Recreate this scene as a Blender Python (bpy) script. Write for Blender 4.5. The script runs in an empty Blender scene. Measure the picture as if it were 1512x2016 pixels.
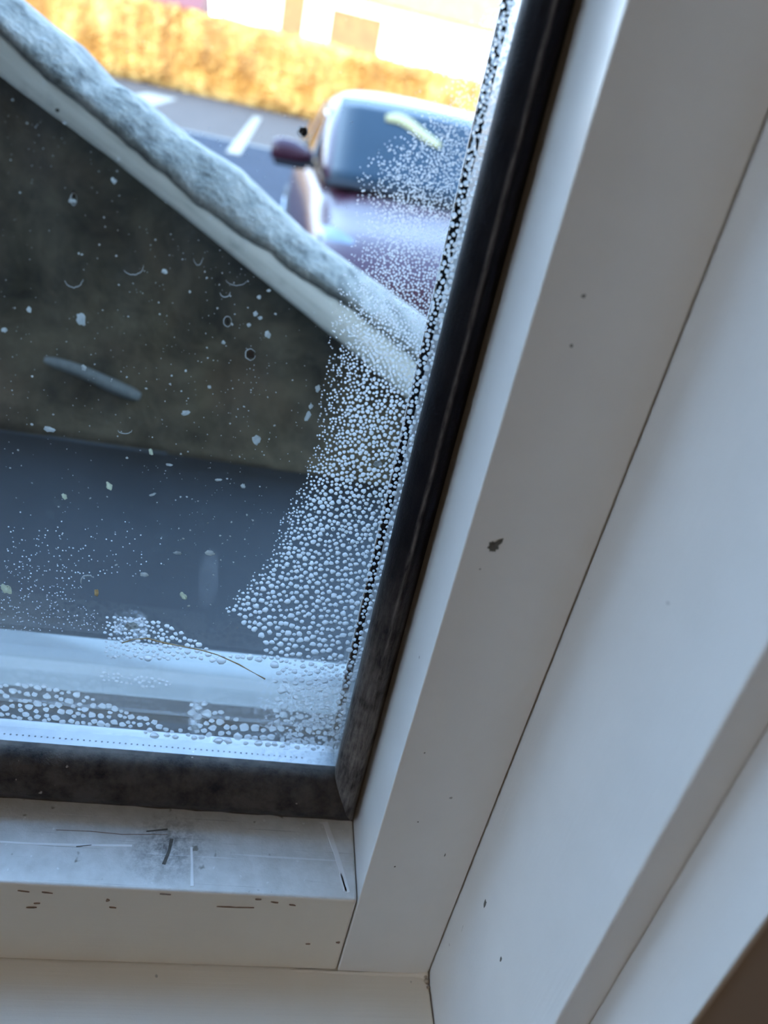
import bpy, bmesh, math, random
import numpy as np
from mathutils import Vector, Matrix, noise
random.seed(7); rng = np.random.default_rng(7)
S = bpy.context.scene; C = S.collection

# ------------------------------------------------------------------ camera
EYE = 1.5                                   # camera height above the drive (m)
F = 1514.0                                  # focal length in pixels of the 1512x2016 frame
R = np.array([[0.97607, 0.134724, 0.170696], [-0.083193, -0.493901, 0.865529], [0.200914, -0.859018, -0.470874]])
cam_d = bpy.data.cameras.new('camera'); cam = bpy.data.objects.new('camera', cam_d); C.objects.link(cam)
cam_d.sensor_fit = 'VERTICAL'; cam_d.sensor_height = 36; cam_d.lens = 36 * F / 2016
cam_d.clip_start = 0.005; cam_d.clip_end = 400
cam.matrix_world = Matrix(((R[0][0], -R[0][1], -R[0][2], 0), (R[1][0], -R[1][1], -R[1][2], 0),
                           (R[2][0], -R[2][1], -R[2][2], EYE), (0, 0, 0, 1)))
cam_d.dof.use_dof = True; cam_d.dof.focus_distance = 0.225; cam_d.dof.aperture_fstop = 11.0
S.camera = cam

# ------------------------------------------------------------------ sky, sun, added room fill light, exposure
SKY_STRENGTH = 13.8
w = bpy.data.worlds.new('sky'); S.world = w; w.use_nodes = True
nt = w.node_tree; nt.nodes.clear()
wo = nt.nodes.new('ShaderNodeOutputWorld'); bg = nt.nodes.new('ShaderNodeBackground'); bg.inputs[1].default_value = SKY_STRENGTH
tc = nt.nodes.new('ShaderNodeTexCoord'); sx = nt.nodes.new('ShaderNodeSeparateXYZ'); cr = nt.nodes.new('ShaderNodeValToRGB')
e = cr.color_ramp.elements
e[0].position = 0.0; e[0].color = (0.66, 0.74, 0.88, 1)
e[1].position = 1.0; e[1].color = (0.26, 0.49, 0.92, 1)
x = e.new(0.35); x.color = (0.44, 0.64, 0.97, 1)
nt.links.new(tc.outputs['Generated'], sx.inputs[0]); nt.links.new(sx.outputs['Z'], cr.inputs[0])
nt.links.new(cr.outputs[0], bg.inputs[0]); nt.links.new(bg.outputs[0], wo.inputs[0])
sun_d = bpy.data.lights.new('sun', 'SUN'); sun = bpy.data.objects.new('sun', sun_d); C.objects.link(sun)
sun_d.energy = 9.5; sun_d.color = (1.0, 0.80, 0.50); sun_d.angle = math.radians(0.6)
SUN_EL = math.radians(12.2)
sun.rotation_euler = Vector((0.22, math.cos(SUN_EL), -math.sin(SUN_EL))).to_track_quat('-Z', 'Y').to_euler()
fill_d = bpy.data.lights.new('room_fill', 'AREA'); fill = bpy.data.objects.new('room_fill', fill_d); C.objects.link(fill)
fill_d.size = 0.9; fill_d.energy = 8; fill_d.color = (1.0, 0.77, 0.53); fill.location = (-0.4, -1.6, EYE + 1.25)  # unseen area light added as fill for the dim interior
vs = S.view_settings
vs.view_transform = 'Standard'; vs.look = 'None'; vs.exposure = 0.0; vs.gamma = 1.0; vs.use_curve_mapping = False
S.cycles.max_bounces = 14; S.cycles.transparent_max_bounces = 24; S.cycles.transmission_bounces = 12
S.cycles.caustics_refractive = True; S.cycles.caustics_reflective = False; S.cycles.sample_clamp_indirect = 6

# ------------------------------------------------------------------ helpers
def at(px, py, Y):
    """the point of the plane at distance Y from the wall side of the camera that a pixel of the photograph shows"""
    r = R @ np.array([(px - 756) / F, (py - 1008) / F, 1.0]); r = r * (Y / r[1])
    return Vector((r[0], r[1], r[2] + EYE))
def z(v): return v + EYE
def tag(o, label=None, cat=None, group=None, kind=None):
    if label: o['label'] = label
    if cat: o['category'] = cat
    if group: o['group'] = group
    if kind: o['kind'] = kind
    return o
def empty(name, loc=(0, 0, 0), parent=None):
    o = bpy.data.objects.new(name, None); C.objects.link(o); o.location = loc
    if parent: o.parent = parent
    return o
def link(name, me, mat, parent=None, loc=None, smooth=False, bevel=0, seg=2):
    o = bpy.data.objects.new(name, me); C.objects.link(o)
    for m in (mat if isinstance(mat, (list, tuple)) else [mat]): me.materials.append(m)
    if loc is not None: o.location = loc
    if parent:
        o.parent = parent
    if smooth: me.polygons.foreach_set('use_smooth', [True] * len(me.polygons))
    if bevel:
        b = o.modifiers.new('bevel', 'BEVEL'); b.width = bevel; b.segments = seg; b.limit_method = 'ANGLE'; b.angle_limit = math.radians(35)
        me.polygons.foreach_set('use_smooth', [True] * len(me.polygons))
        wn = o.modifiers.new('wn', 'WEIGHTED_NORMAL')
    return o
class MB:
    def __init__(s): s.v = []; s.f = []; s.mi = []
    def poly(s, pts, faces, mi=0):
        n = len(s.v); s.v += [tuple(p) for p in pts]; s.f += [tuple(i + n for i in q) for q in faces]; s.mi += [mi] * len(faces); return s
    def box(s, a, b, mi=0):
        (x0, y0, z0), (x1, y1, z1) = a, b
        return s.poly([(x0,y0,z0),(x1,y0,z0),(x1,y1,z0),(x0,y1,z0),(x0,y0,z1),(x1,y0,z1),(x1,y1,z1),(x0,y1,z1)],
                      [(0,3,2,1),(4,5,6,7),(0,1,5,4),(1,2,6,5),(2,3,7,6),(3,0,4,7)], mi)
    def loft(s, rings, closed=True, caps=True, mi=0):
        n = len(rings[0]); pts = [p for r in rings for p in r]; fs = []
        for i in range(len(rings) - 1):
            for j in range(n if closed else n - 1):
                k = (j + 1) % n
                fs.append((i*n+j, i*n+k, (i+1)*n+k, (i+1)*n+j))
        if caps and closed: fs += [tuple(range(n))[::-1], tuple(range((len(rings)-1)*n, len(rings)*n))]
        return s.poly(pts, fs, mi)
    def tube(s, path, rad, n=8, mi=0):
        rings = []
        for i, p in enumerate(path):
            p = Vector(p); t = (Vector(path[min(i+1, len(path)-1)]) - Vector(path[max(i-1, 0)])).normalized()
            u = t.cross(Vector((0.3, 0.9, 0.2))).normalized(); q = t.cross(u)
            r = rad[i] if isinstance(rad, (list, tuple)) else rad
            rings.append([p + (u*math.cos(a) + q*math.sin(a)) * r for a in [2*math.pi*k/n for k in range(n)]])
        return s.loft(rings, mi=mi)
    def mesh(s, name, fix=True):
        me = bpy.data.meshes.new(name); me.from_pydata(s.v, [], s.f); me.polygons.foreach_set('material_index', s.mi); me.update()
        if fix:
            bm = bmesh.new(); bm.from_mesh(me); bmesh.ops.recalc_face_normals(bm, faces=bm.faces); bm.to_mesh(me); bm.free()
        return me
    def build(s, name, mat, parent=None, loc=None, **k): return link(name, s.mesh(name), mat, parent, loc, **k)
def box(name, a, b, mat, parent=None, **k): return MB().box(a, b).build(name, mat, parent, **k)

# ------------------------------------------------------------------ materials
class G:
    """small node-graph helper"""
    def __init__(s, name):
        s.m = bpy.data.materials.new(name); s.m.use_nodes = True; s.t = s.m.node_tree; s.n = s.t.nodes; s.l = s.t.links
        s.b = s.n['Principled BSDF']; s.out = s.n['Material Output']; s.tc = s.n.new('ShaderNodeTexCoord')
    def map(s, scale=(1,1,1), loc=(0,0,0), rot=(0,0,0)):
        src = s.tc.outputs['Object']
        if any(rot):
            k = s.n.new('ShaderNodeMapping'); k.inputs['Rotation'].default_value = rot; s.l.new(src, k.inputs[0]); src = k.outputs[0]
        m = s.n.new('ShaderNodeMapping'); m.inputs['Scale'].default_value = scale; m.inputs['Location'].default_value = loc
        s.l.new(src, m.inputs[0]); return m.outputs[0]
    def noise(s, vec, scale, detail=4, rough=.55, dist=0):
        t = s.n.new('ShaderNodeTexNoise'); t.inputs['Scale'].default_value = scale; t.inputs['Detail'].default_value = detail
        t.inputs['Roughness'].default_value = rough; t.inputs['Distortion'].default_value = dist
        s.l.new(vec, t.inputs['Vector']); return t.outputs[0]
    def ramp(s, fac, stops):
        r = s.n.new('ShaderNodeValToRGB'); el = r.color_ramp.elements
        for i, (p, c) in enumerate(stops):
            c = (c, c, c) if not isinstance(c, (tuple, list)) else c
            q = el[i] if i < 2 else el.new(p)
            q.position = p; q.color = (*c, 1)
        s.l.new(fac, r.inputs[0]); return r.outputs[0]
    def mix(s, fac, a, b, mode='MIX'):
        m = s.n.new('ShaderNodeMix'); m.data_type = 'RGBA'; m.blend_type = mode
        for sock, v in ((m.inputs[0], fac), (m.inputs[6], a), (m.inputs[7], b)):
            if isinstance(v, (int, float)): sock.default_value = v
            elif isinstance(v, tuple): sock.default_value = (*v, 1)
            else: s.l.new(v, sock)
        return m.outputs[2]
    def math(s, op, a, b=0.0):
        m = s.n.new('ShaderNodeMath'); m.operation = op
        for i, v in enumerate((a, b)):
            if isinstance(v, (int, float)): m.inputs[i].default_value = v
            else: s.l.new(v, m.inputs[i])
        return m.outputs[0]
    def blob(s, c, r, stretch=(1,1,1)):
        """soft spot: 1 at the point c, 0 at distance r"""
        v = s.n.new('ShaderNodeVectorMath'); v.operation = 'SUBTRACT'; s.l.new(s.tc.outputs['Object'], v.inputs[0]); v.inputs[1].default_value = c
        k = s.n.new('ShaderNodeVectorMath'); k.operation = 'MULTIPLY'; s.l.new(v.outputs[0], k.inputs[0]); k.inputs[1].default_value = stretch
        ln = s.n.new('ShaderNodeVectorMath'); ln.operation = 'LENGTH'; s.l.new(k.outputs[0], ln.inputs[0])
        m = s.n.new('ShaderNodeMapRange'); s.l.new(ln.outputs['Value'], m.inputs[0]); m.inputs[1].default_value = r; m.inputs[2].default_value = 0
        return m.outputs[0]
    def bump(s, h, strength=.3, dist=.001, prev=None):
        b = s.n.new('ShaderNodeBump'); b.inputs['Strength'].default_value = strength; b.inputs['Distance'].default_value = dist
        s.l.new(h, b.inputs['Height']); s.l.new(b.outputs[0], s.b.inputs['Normal'])
        if prev: s.l.new(prev, b.inputs['Normal'])
        return b.outputs[0]
    def col(s, c):
        if isinstance(c, tuple): s.b.inputs['Base Color'].default_value = (*c, 1)
        else: s.l.new(c, s.b.inputs['Base Color'])
    def set(s, **k):
        for a, v in k.items():
            i = s.b.inputs[a.replace('_', ' ')]
            if isinstance(v, (int, float, tuple)): i.default_value = v
            else: s.l.new(v, i)
        return s
def plain(name, c, rough=.5, var=.12, scale=40, bump=0, metal=0, bdist=.001, **k):
    g = G(name); v = g.map(); n = g.noise(v, scale)
    g.col(g.ramp(n, [(.3, tuple(x*(1-var) for x in c)), (.7, tuple(min(1, x*(1+var)) for x in c))]))
    g.set(Roughness=rough, Metallic=metal, **k)
    if bump: g.bump(n, bump, bdist)
    return g.m

WHITE = (.80, .785, .755)
def paint(name, c, axis, rough=.3, streak=.35):
    """brushed white paint; brush marks run along the axis"""
    g = G(name); sc = [900, 900, 900]; sc['xyz'.index(axis)] = 14
    st = g.noise(g.map(tuple(sc)), 1, 3); big = g.noise(g.map(), 60, 3); dots = g.noise(g.map(), 1500, 2)
    base = g.mix(g.ramp(big, [(.3, 0.0), (.75, .35)]), c, tuple(x*.88 for x in c))
    spot = g.noise(g.map(loc=(3, 1, 2)), 260, 1)
    base = g.mix(g.ramp(spot, [(.80, 0.0), (.83, .6)]), base, (.13, .115, .09))
    g.col(base); g.set(Roughness=rough)
    h = g.mix(.25, st, dots); g.bump(h, streak, .0003)
    return g.m
M = {}
M['stile'] = paint('stile_paint', WHITE, 'z', .24, .10)
M['lining'] = paint('lining_paint', WHITE, 'z', .34, .35)
M['sill'] = paint('sill_paint', (.80, .735, .63), 'x', .38, .35)
# bottom rail: weathered and chalky, with mould dots, scuffs and a grey smudge
g = G('weathered_paint'); v = g.map()
fine = g.noise(v, 1100, 3, .6); mid = g.noise(v, 150, 4); big = g.noise(v, 35, 3)
cA = g.mix(g.ramp(mid, [(.35, 0.0), (.7, 1.0)]), (.74, .74, .72), (.60, .60, .57))
cA = g.mix(g.ramp(g.noise(g.map(loc=(1, 0, 4)), 230, 2), [(.69, 0.0), (.76, .8)]), cA, (.16, .15, .11))
cA = g.mix(g.ramp(g.noise(g.map(loc=(5, 2, 4)), 420, 2), [(.70, 0.0), (.75, .75)]), cA, (.86, .87, .87))
lines = g.noise(g.map((25, 1400, 1400), loc=(2, 0, 0)), 1, 2)
cA = g.mix(g.ramp(lines, [(.67, 0.0), (.72, .45)]), cA, (.18, .18, .17))
cA = g.mix(g.ramp(g.noise(g.map((12, 900, 900), loc=(7, 0, 0)), 1, 1), [(.70, 0.0), (.74, .55)]), cA, (.86, .87, .88))
sm = at(330, 1668, .165); smud = g.math('MULTIPLY', g.blob(tuple(sm), .016, (1, 1, .6)), g.ramp(g.noise(v, 420, 5, .7), [(.38, 0.0), (.62, 1.0)]))
cA = g.mix(g.math('MULTIPLY', smud, .9), cA, (.10, .10, .10))
edge = at(350, 1590, .179)
g.col(cA); g.set(Roughness=.42); g.bump(g.mix(.5, fine, mid), .4, .0006)
M['weathered'] = g.m
g = G('gasket_rubber'); v = g.map()
du = g.noise(g.map((1, 1, .15)), 900, 5, .7); d2 = g.noise(v, 90, 4, .6)
sep = g.n.new('ShaderNodeSeparateXYZ'); g.l.new(g.tc.outputs['Object'], sep.inputs[0])
low = g.n.new('ShaderNodeMapRange'); g.l.new(sep.outputs['Z'], low.inputs[0]); low.inputs[1].default_value = z(-.105); low.inputs[2].default_value = z(-.19); low.inputs[3].default_value = .03; low.inputs[4].default_value = 1
dust = g.math('MULTIPLY', low.outputs[0], g.ramp(g.math('ADD', g.math('MULTIPLY', du, .5), g.math('MULTIPLY', d2, .5)), [(.38, .12), (.62, 1.0)]))
rx = g.math('SUBTRACT', sep.outputs['X'], .0442); rw = g.math('ADD', .0007, g.math('MULTIPLY', low.outputs[0], .0012))
ridge = g.math('SUBTRACT', 1.0, g.math('DIVIDE', g.math('ABSOLUTE', rx), rw)); ridge = g.math('MULTIPLY', g.math('MAXIMUM', ridge, 0.0), g.ramp(du, [(.35, .1), (.65, .6)]))  # dusty ridge line, kept pale so its highlight is in the colour
dust = g.math('MAXIMUM', dust, ridge)  # dust plus the ridge highlight put into the colour
g.col(g.mix(dust, (.004, .005, .009), (.26, .225, .20))); g.set(Roughness=.6, Specular_IOR_Level=.12)
gn = g.noise(v, 1600, 3); g.bump(gn, .5, .0004); M['gasket'] = g.m
g = G('gasket_rubber_grimy'); v = g.map()
a = g.noise(v, 130, 5, .65); b = g.noise(v, 700, 4, .7)
c0 = g.mix(g.ramp(a, [(.32, 0.0), (.62, 1.0)]), (.016, .016, .019), (.085, .074, .066))
c0 = g.mix(g.ramp(b, [(.5, 0.0), (.75, .5)]), c0, (.085, .068, .05))
c0 = g.mix(g.ramp(g.noise(g.map(loc=(4, 4, 1)), 330, 2), [(.74, 0.0), (.78, .8)]), c0, (.45, .38, .33))
g.col(c0); g.set(Roughness=.75, Specular_IOR_Level=.2); g.bump(b, .6, .0005); M['gasket_low'] = g.m
M['alu'] = plain('spacer_aluminium', (.34, .35, .36), .38, .06, 200, metal=.6)
M['black'] = plain('black_sealant', (.0015, .002, .0025), .9, .3, 300, Specular_IOR_Level=.0)
M['seal'] = plain('pale_edge_seal', (.75, .78, .80), .3)
M['clad'] = plain('exterior_cladding', (.29, .305, .295), .6, .05, 120)
M['clad_grey'] = plain('grey_glazing_bead', (.05, .056, .06), .7, .1, 120, Specular_IOR_Level=.2)
M['hole'] = plain('dark_hole', (.05, .05, .06), .6)
# clear glass: passes light, reflects at grazing angles
g = G('clear_glass'); tr = g.n.new('ShaderNodeBsdfTransparent'); tr.inputs[0].default_value = (.965, .98, .975, 1)
gl = g.n.new('ShaderNodeBsdfGlossy'); gl.inputs['Roughness'].default_value = .02
fr = g.n.new('ShaderNodeFresnel'); fr.inputs[0].default_value = 1.5; mx = g.n.new('ShaderNodeMixShader')
fs = g.math('MULTIPLY', fr.outputs[0], .4)
g.l.new(fs, mx.inputs[0]); g.l.new(tr.outputs[0], mx.inputs[1]); g.l.new(gl.outputs[0], mx.inputs[2])
df = g.n.new('ShaderNodeBsdfTranslucent'); df.inputs[0].default_value = (.7, .75, .8, 1); m2 = g.n.new('ShaderNodeMixShader')
dn = g.ramp(g.noise(g.map((1, 1, .35)), 55, 5, .65), [(.3, .000), (.75, .004)])
g.l.new(dn, m2.inputs[0]); g.l.new(mx.outputs[0], m2.inputs[1]); g.l.new(df.outputs[0], m2.inputs[2]); g.l.new(m2.outputs[0], g.out.inputs[0]); M['glass'] = g.m
g = G('clear_glass_outer'); tr = g.n.new('ShaderNodeBsdfTransparent'); tr.inputs[0].default_value = (.96, .98, .975, 1)
gl = g.n.new('ShaderNodeBsdfGlossy'); gl.inputs['Roughness'].default_value = .02
fr = g.n.new('ShaderNodeFresnel'); fr.inputs[0].default_value = 1.5; mx = g.n.new('ShaderNodeMixShader')
fs = g.math('MULTIPLY', fr.outputs[0], .4)
g.l.new(fs, mx.inputs[0]); g.l.new(tr.outputs[0], mx.inputs[1]); g.l.new(gl.outputs[0], mx.inputs[2]); g.l.new(mx.outputs[0], g.out.inputs[0]); M['glass_out'] = g.m
# water drops
g = G('water_drop'); g.col((1., 1., 1.)); g.set(Roughness=.12, IOR=1.33, Transmission_Weight=1.0)
tl = g.n.new('ShaderNodeBsdfTranslucent'); tl.inputs[0].default_value = (.92, .95, .97, 1); mx = g.n.new('ShaderNodeMixShader'); mx.inputs[0].default_value = .30
g.l.new(g.b.outputs[0], mx.inputs[1]); g.l.new(tl.outputs[0], mx.inputs[2]); g.l.new(mx.outputs[0], g.out.inputs[0]); M['drop'] = g.m
g = G('dried_film'); tl = g.n.new('ShaderNodeBsdfTranslucent'); tl.inputs[0].default_value = (.60, .62, .61, 1); df = g.n.new('ShaderNodeBsdfDiffuse'); df.inputs[0].default_value = (.66, .67, .66, 1)
a1 = g.n.new('ShaderNodeMixShader'); a1.inputs[0].default_value = .4; g.l.new(tl.outputs[0], a1.inputs[1]); g.l.new(df.outputs[0], a1.inputs[2])
g.l.new(a1.outputs[0], g.out.inputs[0]); M['film'] = g.m
def haze(name, lo, hi, scale, centre, rad, stretch=(1, 1, 1), amt=.55):
    g = G(name); tl = g.n.new('ShaderNodeBsdfTranslucent'); tl.inputs[0].default_value = (.85, .9, .95, 1)
    df = g.n.new('ShaderNodeBsdfDiffuse'); df.inputs[0].default_value = (.8, .84, .88, 1); a1 = g.n.new('ShaderNodeMixShader'); a1.inputs[0].default_value = .3
    g.l.new(tl.outputs[0], a1.inputs[1]); g.l.new(df.outputs[0], a1.inputs[2])
    tr = g.n.new('ShaderNodeBsdfTransparent'); mx = g.n.new('ShaderNodeMixShader')
    f = g.math('MULTIPLY', g.ramp(g.noise(g.map(), scale, 5, .7), [(lo, 0.0), (hi, 1.0)]), g.ramp(g.blob(tuple(centre), rad, stretch), [(0, 0.0), (.45, amt)]))
    g.l.new(f, mx.inputs[0]); g.l.new(tr.outputs[0], mx.inputs[1]); g.l.new(a1.outputs[0], mx.inputs[2]); g.l.new(mx.outputs[0], g.out.inputs[0]); return g.m
M['dirt'] = plain('dirt_lump', (.035, .032, .025), .7, .4, 900)
M['dirt_brown'] = plain('brown_dirt', (.07, .045, .025), .7, .4, 900)

def translucent(name, c, k=.35):
    g = G(name); tl = g.n.new('ShaderNodeBsdfTranslucent'); tl.inputs[0].default_value = (*c, 1); df = g.n.new('ShaderNodeBsdfDiffuse'); df.inputs[0].default_value = (*c, 1)
    a1 = g.n.new('ShaderNodeMixShader'); a1.inputs[0].default_value = k; g.l.new(tl.outputs[0], a1.inputs[2]); g.l.new(df.outputs[0], a1.inputs[1]); g.l.new(a1.outputs[0], g.out.inputs[0]); return g.m
M['seed'] = translucent('pale_seed', (.70, .72, .62), .6)
M['tan'] = translucent('tan_flake', (.66, .54, .36), .55)
M['chip'] = plain('bare_chip', (.10, .095, .08), .6, .3, 900)
# room
M['wall_in'] = plain('room_wall_paint', (.42, .36, .31), .6, .04, 5)
M['room'] = plain('room_plaster', (.34, .315, .28), .7, .03, 3)
M['floor'] = plain('room_floorboards', (.33, .22, .13), .45, .2, 6)
M['render'] = plain('house_render', (.62, .60, .56), .8, .05, 12, .2)
M['slate'] = plain('roof_slate', (.10, .11, .12), .6, .2, 4, .3)

# ------------------------------------------------------------------ room and house shell
XL, XR, ZB, ZT = -.660, .0902, -.2675, .780            # clear opening in the wall
WY0, WY1 = .0704, .245
mb = MB()
mb.box((-2.6, WY0, z(-1.2)), (XL-.0012, WY1, z(1.35))); mb.box((XR+.0012, WY0, z(-1.2)), (1.6, WY1, z(1.35)))
mb.box((XL-.0012, WY0, z(-1.2)), (XR+.0012, WY1, z(ZB)-.0012)); mb.box((XL-.0012, WY0, z(ZT)+.0012), (XR+.0012, WY1, z(1.35)))
tag(mb.build('wall_front', M['wall_in']), kind='structure')
LW = (-.74, -.08, z(-.25), z(.74))                       # window added in the unseen left wall, to brighten the lining
mb = MB(); mb.box((-2.7, -4.1, z(-1.2)), (-2.6, LW[0], z(1.35))); mb.box((-2.7, LW[1], z(-1.2)), (-2.6, WY1, z(1.35)))
mb.box((-2.7, LW[0], z(-1.2)), (-2.6, LW[1], LW[2])); mb.box((-2.7, LW[0], LW[3]), (-2.6, LW[1], z(1.35)))
tag(mb.build('wall_left', M['room']), kind='structure')
W2 = tag(empty('fill_window'), kind='structure')
for a, b_ in (((-2.69, LW[0], LW[2]), (-2.63, LW[0]+.04, LW[3])), ((-2.69, LW[1]-.04, LW[2]), (-2.63, LW[1], LW[3])), ((-2.69, LW[0]+.04, LW[2]), (-2.63, LW[1]-.04, LW[2]+.04)), ((-2.69, LW[0]+.04, LW[3]-.04), (-2.63, LW[1]-.04, LW[3]))):
    box('fill_window_frame', a, b_, M['stile'], W2)
box('pane', (-2.665, LW[0]+.04, LW[2]+.04), (-2.661, LW[1]-.04, LW[3]-.04), M['glass_out'], W2)
tag(box('wall_right', (1.6, -4.1, z(-1.2)), (1.7, WY1, z(1.35)), M['room']), kind='structure')
tag(box('wall_back', (-2.7, -4.2, z(-1.2)), (1.7, -4.1, z(1.35)), M['room']), kind='structure')
tag(box('floor', (-2.7, -4.2, z(-1.3)), (1.7, WY1, z(-1.2)), M['floor']), kind='structure')
tag(box('ceiling', (-2.7, -4.2, z(1.35)), (1.7, WY1, z(1.45)), M['room']), kind='structure')
# outside face of the house and its roof (they cast the shade over the drive)
mb = MB(); oy0, oy1 = WY1, WY1 + .06; X0, X1, Z0, Z1 = -.70, .135, -.262, .82
HX0, HX1, HT = -2.95, 16, 4.1
mb.box((HX0, oy0, 0), (X0, oy1, z(HT))); mb.box((X1, oy0, 0), (HX1, oy1, z(HT)))
mb.box((X0, oy0, 0), (X1, oy1, z(Z0))); mb.box((X0, oy0, z(Z1)), (X1, oy1, z(HT)))
tag(mb.build('wall_outer', M['render']), kind='structure')
mb = MB(); mb.loft([[(xx, .5, z(HT)), (xx, .5, z(HT+.12)), (xx, -4, z(HT+1.9)), (xx, -8.5, z(HT+.12)), (xx, -8.5, z(HT))] for xx in (HX0-.3, HX1+.3)])
tag(mb.build('roof', M['slate']), kind='structure')

mb = MB(); mb.box((-44, -24, 0), (6, -15, 8.2)); mb.loft([[(xx, -14.4, 8.1), (xx, -19.5, 11.4), (xx, -24.6, 8.1)] for xx in (-44.4, 6.4)])
tag(mb.build('sun_blocker', M['render']), kind='structure')   # unseen block added behind to keep the low sun off the drive

# ------------------------------------------------------------------ window lining (trim)
GAP = .0002
for i, (s0, s1) in enumerate((((XR-.0086+GAP, .0887, z(-.268)), (XR, WY1, z(ZT))), ((XL, .0887, z(-.268)), (XL+.0086, WY1, z(ZT))))):
    tag(box('trim_%d' % (i+1), s0, s1, M['lining'], bevel=.0008), kind='structure')
tag(box('trim_3', (XL+.009, .0887, z(-.2672)), (XR-.0088, WY1, z(-.2585)-GAP), M['sill'], bevel=.0008), kind='structure')
tag(box('trim_4', (XL+.009, .0887, z(ZT-.009)), (XR-.0088, WY1, z(ZT)), M['sill'], bevel=.0008), kind='structure')
tag(box('trim_5', (XR, WY0-.0004, z(ZB-.001)), (XR+.0012, WY1, z(ZT+.001)), M['lining']), kind='structure')
tag(box('trim_6', (XL-.0012, WY0-.0004, z(ZB-.001)), (XL, WY1, z(ZT+.001)), M['lining']), kind='structure')
tag(box('trim_7', (XL, WY0-.0004, z(ZB-.0012)), (XR, WY1, z(ZB)), M['sill']), kind='structure')
tag(box('trim_8', (XL, WY0-.0004, z(ZT)), (XR, WY1, z(ZT+.0012)), M['sill']), kind='structure')
def caulk(name, pts, w0, w1, seed, mat):
    """uneven bead of old filler along a joint"""
    path, rad = [], []
    for i in range(len(pts)-1):
        for k in range(10):
            t = k/10; p = Vector(pts[i]).lerp(Vector(pts[i+1]), t); s = noise.noise(Vector((i*3.1+t*4, seed, 0)))
            path.append(p); rad.append(max(.0002, w0 + (w1-w0)*((i+t)/(len(pts)-1)) + s*.0007))
    return MB().tube(path, rad, 6).build(name, mat, None, smooth=True)

# ------------------------------------------------------------------ the window
W = tag(empty('window_1', (0, 0, 0)), kind='structure')
YG, YF = .180, .1494
GX0, GX1, GZ0, GZ1 = -.600, .0395, -.199, .715          # clear glass
SX, SXO = .0498, .08135                                  # stile
LX, LXO = -.6103, -.6510
RZ, RZO = -.2204, -.2585                                 # bottom rail
TZ, TZO = .7253, .7705
YB = .243
stile = box('stile', (SX, YF, z(RZO)), (SXO, YB, z(TZO)), M['stile'], W, bevel=.0005)
box('stile', (LXO, YF, z(RZO)), (LX, YB, z(TZO)), M['stile'], W, bevel=.0005)
rail = box('bottom_rail', (LX+GAP, YF+.0002, z(RZO)), (SX-GAP, .222, z(RZ)), [M['weathered'], M['sill']], W, bevel=.0011)
for p in rail.data.polygons:
    if p.normal.y < -.5: p.material_index = 1
box('top_rail', (LX+GAP, YF, z(TZ)), (SX-GAP, YB, z(TZO)), M['stile'], W, bevel=.0005)
# gaskets: profile swept along each side: (across from the glass edge, distance from the glass plane)
def gasket(name, side, prof, mat):
    """side: 'r','l' (along z) or 'b','t' (along x); the ends are mitred so that neighbours meet on one line"""
    mb = MB(); rings = []
    ends = {'r': (kz, kz), 'l': (kz, kz), 'b': (1, 1), 't': (1, 1)}
    for t in np.linspace(0, 1, 60):
        ring = []
        for a, d in prof:
            if side in 'rl':
                X = GX1 + a if side == 'r' else GX0 - a
                ring.append((X, YG + d, z((GZ0 - a*kz)*(1-t) + (GZ1 + a)*t)))
            else:
                k = kz if side == 'b' else 1
                ring.append(((GX0 - a)*(1-t) + (GX1 + a)*t, YG + d, z(GZ0 - a*k if side == 'b' else GZ1 + a)))
        rings.append(ring)
    return mb.loft(rings).build(name, mat, W, smooth=True)
kz = .0212/.01025                                        # the bottom gasket is wider than the others
pr = [(0, .0), (.0004, -.0020), (.0014, -.0036), (.0030, -.0048), (.0046, -.0056), (.0054, -.0064), (.0064, -.0060), (.0082, -.0042), (.0094, -.0018), (.01025, .0002), (.01025, .004), (.0003, .004)]
gasket('gasket', 'r', pr, M['gasket']); gasket('gasket', 'l', pr, M['gasket']); gasket('gasket', 't', pr, M['gasket']); gasket('gasket', 'b', pr, M['gasket_low'])
# panes
YI, YO = .184, .205
box('inner_pane', (GX0-.006, YG+.0002, z(GZ0-.012)), (GX1+.006, YI, z(GZ1+.006)), M['glass'], W)
box('outer_pane', (GX0-.006, YO, z(GZ0-.012)), (GX1+.006, YO+.004, z(GZ1+.006)), M['glass_out'], W)
# spacer bars: bright aluminium towards the room, black sealant at the outer pane, pale seal line on it
sp = .0402
for x0, x1, xs in ((sp, sp+.007, sp-.0004), (GX0-.007, GX0-.0007, GX0-.0003)):
    b = box('spacer_bar', (x0, YI+.0002, z(-.2037)), (x1, .1935, z(GZ1+.006)), M['alu'], W)
    box('sealant', (x0, .1936, z(-.2037)), (x1, YO-.0002, z(GZ1+.006)), M['black'], b)
    box('edge_seal', (min(x0, xs), YO-.0011, z(-.2030)), (max(x1, xs), YO-.0001, z(GZ1+.006)), M['seal'], b)
b = box('spacer_bar', (GX0, YI+.0002, z(-.2106)), (sp-.0001, .1968, z(-.2037)), M['alu'], W)
box('sealant', (GX0, .1969, z(-.2106)), (sp-.0001, YO-.0002, z(-.2037)), M['black'], b)
mb = MB()
for k in range(330):                                      # row of vent holes along the spacer
    xx = GX0 + .004 + k*.0019
    mb.poly([(xx+.00035*math.cos(a), .1903+.00035*math.sin(a), z(-.20365)) for a in [i*math.pi/3 for i in range(6)]], [(0,1,2,3,4,5)])
ho = mb.build('vent_hole', M['hole'], b); ho['kind'] = 'stuff'
b = box('spacer_bar', (GX0, YI+.0002, z(GZ1)), (sp, .1968, z(GZ1+.006)), M['alu'], W)
box('sealant', (GX0, .1969, z(GZ1)), (sp, YO-.0002, z(GZ1+.006)), M['black'], b)
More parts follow.
